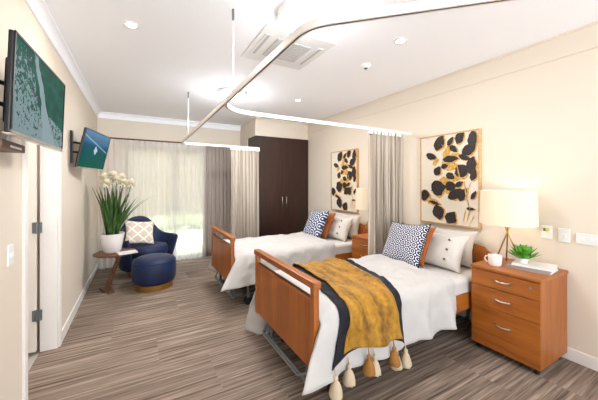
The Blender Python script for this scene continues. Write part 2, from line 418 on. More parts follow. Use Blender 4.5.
# ------------------------------------------------------------------ ceiling track
ZR = 2.10
tr = empty('curtain_track', (.59, 2.5, ZR), 'white suspended privacy curtain track looping over the beds', 'curtain track')
def fillet(pts, r, n=10):
    out = [V(pts[0])]
    for i in range(1, len(pts)-1):
        p, a, b = V(pts[i]), V(pts[i-1]), V(pts[i+1]); da = (a-p).normalized(); db = (b-p).normalized()
        ang = da.angle(db); t_ = r/math.tan(ang/2); p0 = p+da*t_; p1 = p+db*t_
        c = p + (da+db).normalized()*(r/sin(ang/2))
        for k in range(n+1):
            q = p0.lerp(p1, k/n); q = c + (q-c).normalized()*r; out.append(q)
    out.append(V(pts[-1])); return out
def rail(name, pts, parent):
    bm = bmesh.new(); rings = []; o0 = V((.59, 2.5, 0))
    pr = [(-.011, -.018), (-.004, -.018), (-.004, -.012), (.004, -.012), (.004, -.018), (.011, -.018), (.011, .018), (-.011, .018)]
    for i, p in enumerate(pts):
        d = (pts[min(i+1, len(pts)-1)] - pts[max(i-1, 0)]); d.z = 0; d.normalize(); s = V((d.y, -d.x, 0))
        rings.append([bm.verts.new(p - o0 + s*a + V((0,0,b))) for a, b in pr])
    k = len(pr)
    for i in range(len(rings)-1):
        for j in range(k):
            f = bm.faces.new((rings[i][j], rings[i+1][j], rings[i+1][(j+1) % k], rings[i][(j+1) % k])); f.material_index = 1 if j in (1,2,3) else 0
    bm.faces.new(rings[0]); bm.faces.new(rings[-1][::-1]); bmesh.ops.recalc_face_normals(bm, faces=bm.faces)
    return ob(name, bm, ['rail', 'railc'], parent)
rail('main_rail', fillet([(XR-.02, -.55, 0), (2.15, -.52, 0), (.60, .985, 0), (.59, 4.85, 0), (1.93, 4.88, 0)], .22), tr)
rail('branch_rail', fillet([(.602, 1.9, 0), (.602, 2.50, 0), (XR-.01, 2.50, 0)], .3)[1:], tr)
for x, y in ((.59, 2.0), (.59, 4.1), (1.6, .014)):
    bm = bmesh.new(); tube(bm, [(x-.59, y-2.5, .015), (x-.59, y-2.5, ZC-ZR-.07)], .004, 8); tube(bm, [(x-.59, y-2.5, ZC-ZR-.08), (x-.59, y-2.5, ZC-ZR)], .009, 8, mi=1); ob('support_rod', bm, ['rail', 'grey'], tr)

def curtain(name, p0, p1, ztop, zbot, folds, amp, m, label, cat='curtain', flare=0, header=None, nu=None):
    p0, p1 = V(p0), V(p1); d = (p1-p0); n = V((-d.y, d.x, 0)).normalized(); c0 = (p0+p1)/2
    def fn(u, v):
        a = amp*(.75+.5*v)
        w = u + .006*sin(9*u+3*v)
        ph = 2*pi*folds*w
        q = p0 + d*(.5 + (w-.5)*(1+flare*v)) + n*(a*sin(ph) + a*.35*sin(ph*.53+1.3+v)) + d.normalized()*(a*.5*sin(2*ph))
        q.z = ztop + (zbot-ztop)*v - .0
        return q - c0
    o = grid(name, fn, nu or folds*14, 14, m, loc=(c0.x, c0.y, 0), thick=.0015 if m != 'sheer' else 0)
    tag(o, label, cat)
    return o
c1 = curtain('privacy_curtain', (2.37, 2.5, 0), (2.92, 2.5, 0), ZR-.02, .3, 9, .032, 'cream', 'cream striped privacy curtain gathered against the wall between the two beds')
c2 = curtain('privacy_curtain', (1.40, 4.875, 0), (1.92, 4.88, 0), ZR-.02, .3, 8, .03, 'cream', 'cream striped privacy curtain hanging beside the dark wardrobe')
for c, x0, x1, y in ((c1, 2.35, 2.94, 2.5), (c2, 1.39, 1.93, 4.88)):
    ob('header_tape', bx(x0-c.location.x, x1-c.location.x, -.012, .012, ZR-.055, ZR-.02), 'white', c)
rod = ob('window_curtain_rod', tube(bmesh.new(), [(XL+.02, 5.80, 2.235), (1.92, 5.80, 2.235)], .013), 'tablewood', smooth=True)
tag(rod, 'slim dark curtain rod mounted along the far wall above the window', 'curtain rod')
curtain('window_curtain', (1.13, 5.80, 0), (1.72, 5.80, 0), 2.22, .02, 8, .035, 'taupe', 'dark taupe full-length drape pulled to the right of the window', flare=.12)
curtain('sheer_curtain', (XL+.03, 5.80, 0), (1.16, 5.80, 0), 2.22, .02, 19, .022, 'sheer', 'white sheer curtain drawn across the sliding glass door', nu=360)

# ------------------------------------------------------------------ ceiling fittings
def light_area(name, loc, size, power, c=(1,.93,.85), shape='DISK', rot=(0,0,0)):
    l = bpy.data.lights.new(name, 'AREA'); l.shape = shape; l.size = size; l.energy = power; l.color = c
    o = bpy.data.objects.new(name, l); col.objects.link(o); o.location = loc; o.rotation_euler = rot; return o
for x, y, lb in ((1.05,1.80,'large round ceiling light nearest, just above the curtain track bend'), (1.11,3.81,'round ceiling light farther away above the curtain track junction')):
    t = empty('ceiling_light', (x, y, ZC), lb or 'round ceiling light behind the camera', 'ceiling light', 'round ceiling lights')
    bm = bmesh.new(); lathe(bm, [(.185,0),(.19,-.012),(.19,-.05),(.183,-.058),(.168,-.058),(.168,-.04)], 40); ob('rim', bm, 'white', t, True, angle=40)
    bm = bmesh.new(); lathe(bm, [(.168,-.045),(.15,-.062),(.1,-.07),(0,-.073)], 40); ob('diffuser', bm, 'diffuser', t, True)
    light_area('ceiling_light_glow', (x, y, ZC-.08), .34, 20 if y > 3 else 9, (.92,.95,1))
    pt = bpy.data.lights.new('ceiling_fill_point', 'POINT'); pt.energy = 9 if y > 3 else 5; pt.color = (.92,.95,1); pt.shadow_soft_size = .16
    po = bpy.data.objects.new('ceiling_fill_point', pt); col.objects.link(po); po.location = (x, y, ZC-.27)  # unseen point light hung under each fitting, added to brighten the ceiling
for x, y, lb in ((-.05,2.59,'small recessed downlight near the left wall'), (1.99,1.72,'small recessed downlight above the near bed'), (2.07,3.69,'small recessed downlight above the far bed')):
    t = empty('downlight', (x, y, ZC), lb, 'downlight', 'recessed downlights')
    bm = bmesh.new(); lathe(bm, [(.055,0),(.055,-.006),(.042,-.009),(.038,-.002)], 28); ob('trim_ring', bm, 'white', t, True)
    bm = bmesh.new(); lathe(bm, [(.04,-.003),(0,-.004)], 28); ob('lens', bm, 'spot', t)
    light_area('downlight_glow', (x, y, ZC-.015), .07, 5)
t = empty('smoke_detector', (2.08, 2.25, ZC), 'small white smoke detector on the ceiling over the near bed', 'smoke detector')
bm = bmesh.new(); lathe(bm, [(.05,0),(.05,-.012),(.035,-.03),(.028,-.034),(0,-.034)], 28); ob('base', bm, 'white', t, True, angle=30)
bm = bmesh.new(); lathe(bm, [(.02,-.034),(.014,-.045),(0,-.046)], 20); ob('sensor', bm, 'lens', t, True)
t = empty('air_conditioner_cassette', (1.20, 2.36, ZC), 'flat white ceiling air-conditioner cassette with grey centre grille', 'air conditioner')
bm = bmesh.new(); box(bm, -.33, .33, -.33, .33, -.012, 0); ob('panel', bm, 'white', t, bev=.004)
bm = bmesh.new(); box(bm, -.17, .17, -.17, .17, -.018, -.012)
for k in range(11): box(bm, -.165, .165, -.16+k*.03, -.15+k*.03, -.021, -.018)
ob('grille', bm, 'grille', t)
for s in (-1, 1):
    bm = bmesh.new(); box(bm, s*.255-.035, s*.255+.035, -.2, .2, -.017, -.012); f = ob('vent_flap', bm, 'white', t, bev=.003)
    ob('vent_slot', bx(s*.255-.012, s*.255+.012, -.185, .185, -.0178, -.0168), 'grille', f)

# ------------------------------------------------------------------ bed
def fold_noise(x, y, k=1.0): return noise.fractal(V((x*k, y*k, 3.1)), .9, 2.0, 3)
BW = .50
def bed_parts(t):
    # local: origin foot end centre on floor, +x toward head
    fb = ob('footboard', bx(-.012, .012, -BW+.04, BW-.04, .29, .738), 'wood', t)
    for s in (-1, 1):
        bm = bmesh.new(); box(bm, -.02, .02, s*BW-(.045 if s > 0 else 0), s*BW+(.045 if s < 0 else 0), .28, .835); ob('post', bm, 'wood', fb, bev=.005)
    bm = bmesh.new(); box(bm, -.028, .028, -BW-.012, BW+.012, .805, .852); ob('top_rail', bm, 'woody', fb, bev=.008)
    bm = bmesh.new(); box(bm, -.018, .018, -BW+.045, BW-.045, .715, .738); ob('slot_rail', bm, 'woody', fb, bev=.003)
    # headboard with dipped curved top
    bm = bmesh.new(); hx = 2.06; n = 20; fr = []; bk = []
    for k in range(n+1):
        y = -BW + 2*BW*k/n; z = .80 + .05*(1-cos(pi*min(1, abs(y)/BW)))/2*.0 + .06*(1-(y/BW)**2)
        if abs(y) > BW*.86: z -= .03
        fr.append((y, z))
    for xx in (hx-.015, hx+.015):
        ring = [bm.verts.new((xx, -BW, .3))] + [bm.verts.new((xx, y, z)) for y, z in fr] + [bm.verts.new((xx, BW, .3))]
        bk.append(ring); bm.faces.new(ring if xx > hx else ring[::-1])
    for i in range(len(bk[0])):
        j = (i+1) % len(bk[0]); bm.faces.new((bk[0][i], bk[0][j], bk[1][j], bk[1][i]))
    bmesh.ops.recalc_face_normals(bm, faces=bm.faces); ob('headboard', bm, 'woody', t)
    for s in (-1, 1):
        y0 = s*(BW-.02); ob('side_rail', bx(.03, 2.04, min(y0, y0-s*.025), max(y0, y0-s*.025), .32, .47), 'woodx', t, bev=.004)
    bm = bmesh.new()
    box(bm, .04, 2.04, -BW+.05, BW-.05, .38, .41)
    for s in (-1, 1): tube(bm, [(.06, s*.3, .36), (.06, s*.3, .13), (.1, s*.3, .10), (1.95, s*.3, .10), (1.98, s*.3, .36)], .018, 8)
    tube(bm, [(.03, -.42, .13), (.03, .42, .13)], .014, 8); tube(bm, [(.03, -.36, .20), (-.02, -.3, .17), (-.02, .3, .17), (.03, .36, .20)], .010, 8)
    for s in (-1, 1): tube(bm, [(.22, s*.38, .38), (.22, s*.38, .10)], .016, 8); tube(bm, [(1.9, s*.38, .38), (1.9, s*.38, .10)], .016, 8)
    tube(bm, [(.3, -.25, .12), (.8, -.25, .37)], .015, 8); tube(bm, [(.3, .25, .12), (.8, .25, .37)], .015, 8)
    ob('bed_frame', bm, 'grey', t, True, angle=40)
    for x in (.22, 1.9):
        for s in (-1, 1):
            bm = bmesh.new(); tube(bm, [(x, s*.38-.014, .052), (x, s*.38+.014, .052)], .05, 20); cs = ob('castor', bm, 'velblack', t, True, angle=40)
            bm = bmesh.new(); box(bm, x-.02, x+.02, s*.38-.022, s*.38+.022, .09, .115); ob('castor_fork', bm, 'grey', cs)
    # mattress
    bm = bmesh.new(); box(bm, .05, 2.03, -BW+.03, BW-.03, .41, .595); ob('mattress', bm, 'sheet', t, bev=.04).modifiers[0].segments = 4
def drape(x, s, off=0, zt=.645, hw=.51, rad=.09, near_l=.4, wr=1.0, flare=None):
    """point on the draped duvet surface (bed local). s: signed arc coordinate across the bed"""
    a = hw - rad; S = abs(s); sg = 1 if s > 0 else -1
    foot = max(0, 1-(x-.03)/.5)          # 1 at foot, 0 from .5 m on
    fl = R(10) + R(12)*foot if flare is None else flare
    if sg > 0: fl = R(3) + R(16)*foot
    arc = rad*(pi/2 - fl)
    puff = .022*(1-(min(S, a)/a)**4) if S < a else 0
    if S <= a: y, z, ny, nz, dd = S, zt, 0, 1, 0
    elif S <= a+arc:
        ph = (S-a)/rad; y = a+rad*sin(ph); z = zt-rad*(1-cos(ph)); ny, nz, dd = sin(ph), cos(ph), 0
    else:
        ph = pi/2-fl; dd = S-a-arc; y = a+rad*sin(ph)+dd*sin(fl); z = zt-rad*(1-cos(ph))-dd*cos(fl); ny, nz = cos(fl), sin(fl)
    w = .024*fold_noise(x, s, 3.0)*wr + .009*fold_noise(x+5, s, 9)*wr
    if dd > 0: w += min(dd, .35)*.10*sin(x*17 + sg*1.1 + 1.2*sin(x*5)) + min(dd, .35)*.03*sin(x*41)
    y += ny*(off+w); z += nz*(off+w) + puff
    xx = x
    if dd > 0: xx -= (.66 if sg < 0 else .12)*dd*foot**1.3
    # sag at the foot end (tucked behind the footboard)
    if x < .16 and S <= a+arc: z -= .05*(1-x/.16)**2*(1-.6*(max(0, S-a)/arc if arc else 0))
    return V((xx, sg*y, z))
def duvet(t, x1, l_near, l_far):
    s0, s1 = -(.42+.11+l_near), .42+.11+l_far
    def fn(u, v):
        s = s0 + (s1-s0)*v
        edge = 0
        if s < -.5: edge = .12*min(1, (-s-.5)/.4)**2
        xe = x1 + .02*sin(s*7) - edge
        x = .03 + (xe-.03)*u
        p = drape(x, s)
        if u > .985: p.z -= .012 if abs(s) < .45 else 0
        p.z = max(p.z, .02)
        return p
    return grid('duvet', fn, 110, 96, 'duvet', thick=.022, offset=-1, loc=t.location)
def sheetfold(t, x0, x1): pass
BX = .95
bed1 = empty('hospital_bed', (BX, 1.96, 0), 'near cherry-wood care bed with slotted footboard, mustard throw across it', 'bed', 'beds')
bed_parts(bed1)
bed2 = copy_tree(bed1); place(bed2, (.93, 3.66, 0), 'far cherry-wood care bed nearest the window and wardrobe')
d1 = duvet(bed1, 1.40, .31, .60); tag(d1, 'white duvet draped over the near bed beneath the mustard throw', 'duvet', 'duvets')
d2 = duvet(bed2, 1.42, .30, .44); tag(d2, 'white duvet draped over the far bed by the window', 'duvet', 'duvets')

def lerp_tab(tab, s):
    for (a, va), (b, vb) in zip(tab, tab[1:]):
        if s <= b: return va + (vb-va)*max(0, (s-a)/(b-a))
    return tab[-1][1]
def throw(name, left, right, s0, s1, off, m, wr, foldn, nu=60, nv=110):
    def fn(u, v):
        a0 = s0(u) if callable(s0) else s0
        s = a0 + (s1-a0)*v
        xl, xr = lerp_tab(left, s), lerp_tab(right, s)
        x = xl + (xr-xl)*u - BX
        rip = .007*sin(u*foldn*2*pi + s*2.0) + .004*sin(u*foldn*5.3+2)
        p = drape(x, s, off + rip*wr); return p
    return grid(name, fn, nu, nv, m, thick=.008, offset=-1, loc=bed1.location)
nt_ = throw('throw_blanket', [(-.95, 1.11), (-.53, 1.11), (-.2, 1.17), (.45, 1.22)], [(-.95, 1.66), (-.55, 1.68), (-.15, 1.80), (.3, 1.88), (.6, 1.88)], lambda u: -.785 + .07*sin(pi*u)**.7 - .03*u, .62, .016, 'navythrow', .6, 3)
tag(nt_, 'dark navy throw beneath the mustard one on the near bed', 'throw')
mt_ = throw('throw_blanket', [(-.95, 1.16), (-.53, 1.17), (-.2, 1.25), (.2, 1.28), (.6, 1.34)], [(-.95, 1.61), (-.55, 1.60), (-.15, 1.69), (.3, 1.78), (.6, 1.8)], lambda u: -.725 - .035*u + .01*sin(u*9), .60, .036, 'mustard', 1.3, 2.6)
tag(mt_, 'mustard yellow velvet throw draped over the near bed', 'throw')
def tassel(parent, x, s, off, m, k=0, lean=0):
    p = drape(x-BX, s, off)
    bm = bmesh.new(); L = .105
    p = p+V((0,-.004,-.012)); tube(bm, [p+V((0,.004,.02)), p+V((0,-.004,-.02))], .004, 6)
    q = p+V((0,-.004,-.03))
    prof = [(.004, .012), (.011, .008), (.014, 0), (.012, -.010), (.010, -.016), (.022, -.03), (.033, -.065), (.038, -L+.012), (.036, -L)]
    n = 18; rings = []
    for r, z in prof:
        rings.append([bm.verts.new(q + V((r*(1+.12*(i % 2))*cos(2*pi*i/n) + lean*z, r*(1+.12*(i % 2))*sin(2*pi*i/n), z + (.006*random.uniform(-1,1) if z < -L+.005 else 0)))) for i in range(n)])
    for a, b in zip(rings, rings[1:]):
        for i in range(n): bm.faces.new((a[i], b[i], b[(i+1) % n], a[(i+1) % n]))
    bm.faces.new(rings[0]); bm.faces.new(rings[-1][::-1])
    ob('tassel', bm, m, parent, True)
for x, s in ((1.12,-.785), (1.22,-.775), (1.37,-.77), (1.54,-.79), (1.65,-.81)): tassel(nt_, x, s, .02, 'tassel')
for x in (1.32, 1.50): tassel(mt_, x, -.745, .045, 'tasselm')

# ------------------------------------------------------------------ pillows and cushions
def pillow(name, w, h, t, m, loc, rot, label, cat, parent=None, group=None, piping=None, back=None, p=3.0, sag=.11):
    me = bpy.data.meshes.new(name); n = 28; vs = []; fs = []; uvs = []
    def P(u, v, sg):
        k = (max(0, 1-abs(u)**p)*max(0, 1-abs(v)**p))**.5
        pin = 1 - sag*(1-abs(v)**2)*abs(u)**2; pin2 = 1 - sag*(1-abs(u)**2)*abs(v)**2
        x, z = u*w/2*pin, v*h/2*pin2
        wr = .006*noise.noise(V((x*14+loc[0]*9, z*14, sg*2.))) + .004*noise.noise(V((x*30, z*30+loc[1]*5, sg)))
        return (x, sg*(t/2*k + wr*(k > .1)), z)
    for sg in (-1, 1):
        b0 = len(vs)
        for j in range(n+1):
            for i in range(n+1): vs.append(P(2*i/n-1, 2*j/n-1, sg)); uvs.append((i/n, j/n))
        for j in range(n):
            for i in range(n):
                f = [b0+j*(n+1)+i, b0+j*(n+1)+i+1, b0+(j+1)*(n+1)+i+1, b0+(j+1)*(n+1)+i]; fs.append(f if sg < 0 else f[::-1])
    me.from_pydata(vs, [], fs); l = me.uv_layers.new()
    for q in me.polygons:
        q.material_index = 1 if (back and q.index >= n*n) else 0
        for li in q.loop_indices: l.data[li].uv = uvs[me.loops[li].vertex_index]
    o = link(name, me, [m]+([back] if back else []), None, True, loc, rot)
    bm = bmesh.new(); bm.from_mesh(me); bmesh.ops.remove_doubles(bm, verts=bm.verts, dist=.0006); bm.to_mesh(me); bm.free()
    for q in me.polygons: q.use_smooth = True
    tag(o, label, cat, group)
    if piping:
        bm = bmesh.new(); pts = []
        for k in range(80):
            a = k/80*4; e = int(a); f = (a-e)*2-1
            u, v = [(f, -1), (1, f), (-f, 1), (-1, -f)][e]; x, y, z = P(u, v, 0); pts.append((x, 0, z))
        tube(bm, pts+[pts[0]], .005, 6, False); ob('piping', bm, piping, o, True)
    return o
def buttons(o, w, h, t, n=3):
    for k in range(n):
        z = (-.5+(k+.9)/(n+.8))*h; bm = bmesh.new(); tube(bm, [(w*.25, -.018-t*.38, z), (w*.25, -.028-t*.38, z)], .011, 14); ob('button', bm, 'tablewood', o, True, angle=40)
# pillow local: x = width, z = up, -y = face.  Facing -X (toward the foot) => rotate z by -90deg, lean back about local x
def prot(lean, yaw=0, roll=0): return (M4.Rotation(R(-90+yaw), 4, 'Z') @ M4.Rotation(R(-lean), 4, 'X') @ M4.Rotation(R(roll), 4, 'Y')).to_euler()
for dx, dy, far in ((0, 0, 0), (-.02, 1.70, 1)):
    nm = 'far bed by the wardrobe' if far else 'near bed'
    pillow('pillow', .68, .38, .17, 'pillow', (2.94+dx, 1.94+dy, .785), prot(12), ('plain white pillow standing against the headboard of the %s' % nm), 'pillow', group='white pillows against headboards')
    q = pillow('pillow', .62, .38, .17, 'pillow', (2.73+dx, 1.90+dy, .765), prot(26, 2), ('white buttoned pillow propped behind the ochre cushion on the %s' % nm), 'pillow', group='white buttoned pillows')
    buttons(q, .68, .38, .17)
    pillow('cushion', .46, .44, .10, 'ochre', (2.575+dx, 2.075+dy-(.03 if far else 0), .81), prot(27, -2), ('plain rust-ochre cushion tucked behind the patterned cushion on the %s' % nm), 'cushion', group='ochre cushions')
    pillow('cushion', .52, .46, .15, 'geoblue' if far else 'geonavy', (2.45+dx, 2.07+dy, .825), prot(26, -4, -3), ('slate-blue lattice-patterned cushion at the front of the far bed pillows' if far else 'navy and white lattice-patterned cushion at the front of the near bed pillows'), 'cushion', piping='navythrow' if not far else None)

# ------------------------------------------------------------------ bedside chests
def chest(loc):
    t = empty('bedside_chest', loc, 'cherry-wood three-drawer bedside chest beside the near bed, with lamp on top', 'chest of drawers', 'bedside chests')
    ob('body', bx(.02, .49, -.25, .25, .06, .712), 'wood', t)
    ob('top', bx(-.008, .495, -.258, .258, .713, .738), 'woody', t, bev=.005)
    for k, (z0, z1, hz) in enumerate(((.575, .708, .650), (.405, .571, .495), (.06, .401, .285))):
        dr = ob('drawer', bx(0, .019, -.25, .25, z0, z1), 'woody', t, bev=.002)
        bm = bmesh.new(); tube(bm, [(0, -.06, hz), (-.022, -.045, hz), (-.028, 0, hz-.004), (-.022, .045, hz), (0, .06, hz)], .0055, 8); ob('handle', bm, 'silver', dr, True)
        if k == 0: bm = bmesh.new(); tube(bm, [(.001, -.19, .66), (-.004, -.19, .66)], .011, 16); ob('lock', bm, 'silver', dr, True, angle=40)
    for x in (.06, .44):
        for s in (-1, 1):
            bm = bmesh.new(); tube(bm, [(x, s*.21-.012, .026), (x, s*.21+.012, .026)], .025, 16); cs = ob('castor', bm, 'velblack', t, True, angle=40)
            ob('castor_fork', bx(x-.02, x+.02, s*.21-.018, s*.21+.018, .045, .06), 'velblack', cs)
    return t
ch1 = chest((2.59, 1.20, 0))
ch2 = copy_tree(ch1); place(ch2, (2.60, 2.84, 0), 'cherry-wood bedside chest partly hidden behind the cream curtain')

def lamp(loc, label):
    t = empty('table_lamp', loc, label, 'table lamp', 'tripod table lamps'); 
    bm = bmesh.new(); r0, r1 = .215, .205
    lathe(bm, [(r0,.355),(r1,.655),(r1-.003,.655),(r0-.003,.355),(r0,.355)], 48); ob('shade', bm, 'lampshade', t, True, angle=40)
    bm = bmesh.new()
    for k in range(3):
        a = 2*pi*k/3 + .5; 
        tube(bm, [(.12*cos(a), .12*sin(a), .0), (-.02*cos(a), -.02*sin(a), .33), (-.028*cos(a), -.028*sin(a), .37)], .006, 8)
    tube(bm, [(0,0,.36),(0,0,.42)], .012, 10)
    for k in range(3): a = 2*pi*k/3; tube(bm, [(0,0,.40), (.205*cos(a), .205*sin(a), .40)], .002, 6)
    ob('tripod', bm, 'brass', t, True)
    bm = bmesh.new(); bmesh.ops.create_uvsphere(bm, u_segments=16, v_segments=10, radius=.03, matrix=M4.Translation((0,0,.46))); ob('bulb', bm, 'diffuser', t, True)
    l = bpy.data.lights.new('lamp_bulb_glow', 'POINT'); l.energy = 1.3; l.color = (1,.84,.64); l.shadow_soft_size = .035
    o = bpy.data.objects.new('lamp_bulb_glow', l); col.objects.link(o); o.location = V(loc)+V((0,0,.53)); return t
lamp((2.87, 1.29, .738), 'lit cream drum-shade lamp with brass tripod on the near bedside chest')
lamp((2.87, 3.00, .738), 'lit cream drum-shade lamp beside the far bed, partly behind the curtain')

# mug, books, succulent on near chest
t = empty('mug', (2.72, 1.32, .738), 'pale grey ceramic mug on the near chest in front of the lamp', 'mug')
bm = bmesh.new(); lathe(bm, [(0,0),(.042,0),(.05,.012),(.053,.09),(.049,.09),(.046,.014),(0,.010)], 32); ob('cup', bm, 'pot', t, True, angle=50)
bm = bmesh.new(); tube(bm, [(0,.05,.07),(0,.075,.068),(0,.085,.045),(0,.072,.022),(0,.05,.02)], .006, 8); ob('handle', bm, 'pot', t, True)
def book(x, y, z, w, d, h, rz, m, label):
    t = empty('book', (x, y, z), label, 'book', 'books on the near chest', rz)
    bm = bmesh.new(); box(bm, -w/2, w/2, -d/2, d/2, 0, .003); box(bm, -w/2, w/2, -d/2, d/2, h-.003, h); box(bm, -w/2-.002, -w/2+.001, -d/2, d/2, 0, h); ob('cover', bm, m, t)
    ob('pages', bx(-w/2+.001, w/2-.005, -d/2+.005, d/2-.005, .003, h-.003), 'paper', t)
book(2.875, 1.115, .7385, .235, .30, .024, R(6), 'bookg', 'larger grey book at the bottom of the stack on the near chest')
book(2.89, 1.10, .7630, .21, .27, .018, R(12), 'bookw', 'white book on top of the larger grey book on the near chest')
t = empty('succulent', (2.84, 1.16, .7815), 'small bright green succulent sitting on the white book', 'plant')
bm = bmesh.new(); lathe(bm, [(0,0),(.03,0),(.038,.04),(.034,.04),(0,.035)], 24); ob('pot', bm, 'pot', t, True, angle=50)
bm = bmesh.new()
for ring, (nl, L, el, z0) in enumerate(((10, .105, 22, .03), (9, .10, 42, .04), (7, .08, 62, .05), (4, .05, 80, .055))):
    for k in range(nl):
        a = 2*pi*k/nl + ring*.4; ce, se = cos(R(el)), sin(R(el)); rr = []
        for q in range(6):
            f = q/5; wd_ = .025*sin(pi*min(.97, .18+f*.8))**.8*(L/.09)**.5 + .001; th = .006*(1-f*.6)
            c = V((0,0,z0)) + V((cos(a)*ce, sin(a)*ce, se))*L*1.25*f + V((0,0,.012*f*f)); s = V((-sin(a), cos(a), 0)); nn = V((-cos(a)*se, -sin(a)*se, ce))
            rr.append([bm.verts.new(c+s*wd_), bm.verts.new(c+nn*th*.3), bm.verts.new(c-s*wd_), bm.verts.new(c-nn*th)])
        for p_, q_ in zip(rr, rr[1:]):
            for i in range(4): bm.faces.new((p_[i], p_[(i+1) % 4], q_[(i+1) % 4], q_[i]))
        bm.faces.new(rr[-1]); bm.faces.new(rr[0][::-1])
bmesh.ops.recalc_face_normals(bm, faces=bm.faces); ob('rosette', bm, 'succ', t, True)

# ------------------------------------------------------------------ wall art
leaves = [(112,75,56,34,60),(82,122,44,20,-20),(180,55,48,26,70),(218,62,56,26,85),(208,98,50,30,30),(160,95,34,17,-40),(150,130,56,20,0),(215,150,56,28,80),(187,170,48,40,20),(105,170,34,26,60),(108,228,54,50,20),(58,252,40,36,0),(150,222,38,30,0),(168,248,60,28,30),(190,250,48,22,60),(108,310,54,38,-70),(152,328,46,36,60),(150,188,34,20,-30),(95,278,44,10,-15),(213,298,26,9,0),(150,70,34,16,50),(195,125,40,16,-20),(222,185,36,18,70),(130,155,26,16,10),(222,252,30,12,60),(178,215,30,16,30)]
golds = [(148,152,62,34,-10),(130,205,44,30,20),(138,105,50,22,60),(165,118,40,16,0),(92,276,60,22,-15),(100,140,30,16,40),(175,190,50,20,30),(150,240,40,16,10)]
def art(loc, label):
    t = empty('framed_painting', loc, label, 'painting', 'framed leaf paintings')   # local: +y along wall, z up, face -x
    w, h = .71, 1.04
    bm = bmesh.new(); f = .014
    for a in ((-w/2, -w/2+f, 0, h), (w/2-f, w/2, 0, h), (-w/2+f, w/2-f, 0, f), (-w/2+f, w/2-f, h-f, h)): box(bm, -.04, 0, *a)
    ob('frame', bm, 'artframe', t)
    bm = bmesh.new(); box(bm, -.03, -.005, -w/2+f, w/2-f, f, h-f, 0)
    def blob(cx, cy, L, Wd, ang, lev, mi, jag=0, lf=True):
        u = (cx-40)/200; u = u*2.93/(3.556+(2.93-3.556)*u) if 0 else u
        top = 60-32*u; bot = 340+25*u; v = 1-(cy-top)/(bot-top)
        yy = w/2 - u*w; zz = v*h; k = h/300; a = R(ang); pts = []
        n = 22
        for i in range(n):
            th = 2*pi*i/n; px = cos(th); py = sin(th)*(1-.25*px)*(abs(sin(th))**.7*1.1 if lf else 1)
            j = 1 + jag*random.uniform(-1,1); px *= L/2*j; py *= Wd/2*j
            X = px*cos(a)-py*sin(a); Y = px*sin(a)+py*cos(a)
            pts.append((max(-w/2+f+.002, min(w/2-f-.002, yy - X*k)), max(f+.002, min(h-f-.002, zz + Y*k))))
        c = bm.verts.new((lev, sum(p[0] for p in pts)/n, sum(p[1] for p in pts)/n)); vv = [bm.verts.new((lev, *p)) for p in pts]
        for i in range(n): bm.faces.new((c, vv[(i+1) % n], vv[i])).material_index = mi
    lev = -.0305
    for gld in golds: blob(*gld, lev, 2, .12, False); lev -= .00006
    for L_ in leaves:
        blob(L_[0]+3, L_[1]+2, L_[2]*1.07, L_[3]*1.12, L_[4], lev, 2, .05); lev -= .00008
    for L_ in leaves: blob(*L_, lev, 1, .10); lev -= .00008
    def stroke(pts, wd_, mi):
        for (x0, y0), (x1, y1) in zip(pts, pts[1:]):
            a = math.degrees(atan2(-(y1-y0), x1-x0)); blob((x0+x1)/2, (y0+y1)/2, math.hypot(x1-x0, y1-y0)*1.06, wd_, a, lev, mi, 0, True)
    for st in ([(195,205),(200,260),(212,300),(200,350)], [(200,300),(190,345)], [(215,210),(196,262)], [(225,320),(208,355)], [(170,150),(185,210)], [(120,80),(150,110)]): stroke(st, 3.2, 2)
    ob('canvas', bm, ['canvas', 'ink', 'gold'], t)
art((XR, 1.985, .985), 'black and gold leaf painting in pale wood frame above the near bed')
art((XR, 3.87, .985), 'black and gold leaf painting in pale wood frame above the far bed')

# ------------------------------------------------------------------ wall plates
def plate(loc, w, h, label, kind, side=-1, gangs=1, extra=None, cat='wall switch'):
    t = empty(kind, loc, label, cat); s = side
    ob('plate', bx(*sorted((0, s*.009)), -w/2, w/2, -h/2, h/2), 'white', t, bev=.003)
    for k in range(gangs):
        y = (k-(gangs-1)/2)*w/gangs*.8
        ob('rocker', bx(*sorted((s*.0095, s*.014)), y-.009, y+.009, -.014, .014), 'white', t, bev=.002)
    if extra:
        ob('indicator', bx(*sorted((s*.0092, s*.018)), -.02, .002, h*.1, h*.3), 'yellow', t); ob('button', bx(*sorted((s*.0092, s*.018)), .006, .02, h*.1, h*.3), 'gmark', t)
plate((XR, 1.09, 1.03), .075, .115, 'white wall plate with yellow and green marks right of the lamp', 'nurse_call_plate', extra=1, gangs=0, cat='call button')
plate((XR, .975, 1.02), .075, .115, 'blank-looking white switch plate between the marked plate and double socket', 'light_switch')
plate((XR, .83, 1.01), .14, .085, 'wide white double socket at the right edge of the photo', 'power_socket', gangs=2, cat='socket')
plate((XR, 2.33, 1.11), .075, .115, 'white wall switch between the cream curtain and the near painting', 'light_switch', gangs=1)
plate((XL, 2.15, 1.06), .075, .115, 'white double rocker switch on the left wall beside the doorway', 'light_switch', side=1, gangs=2)

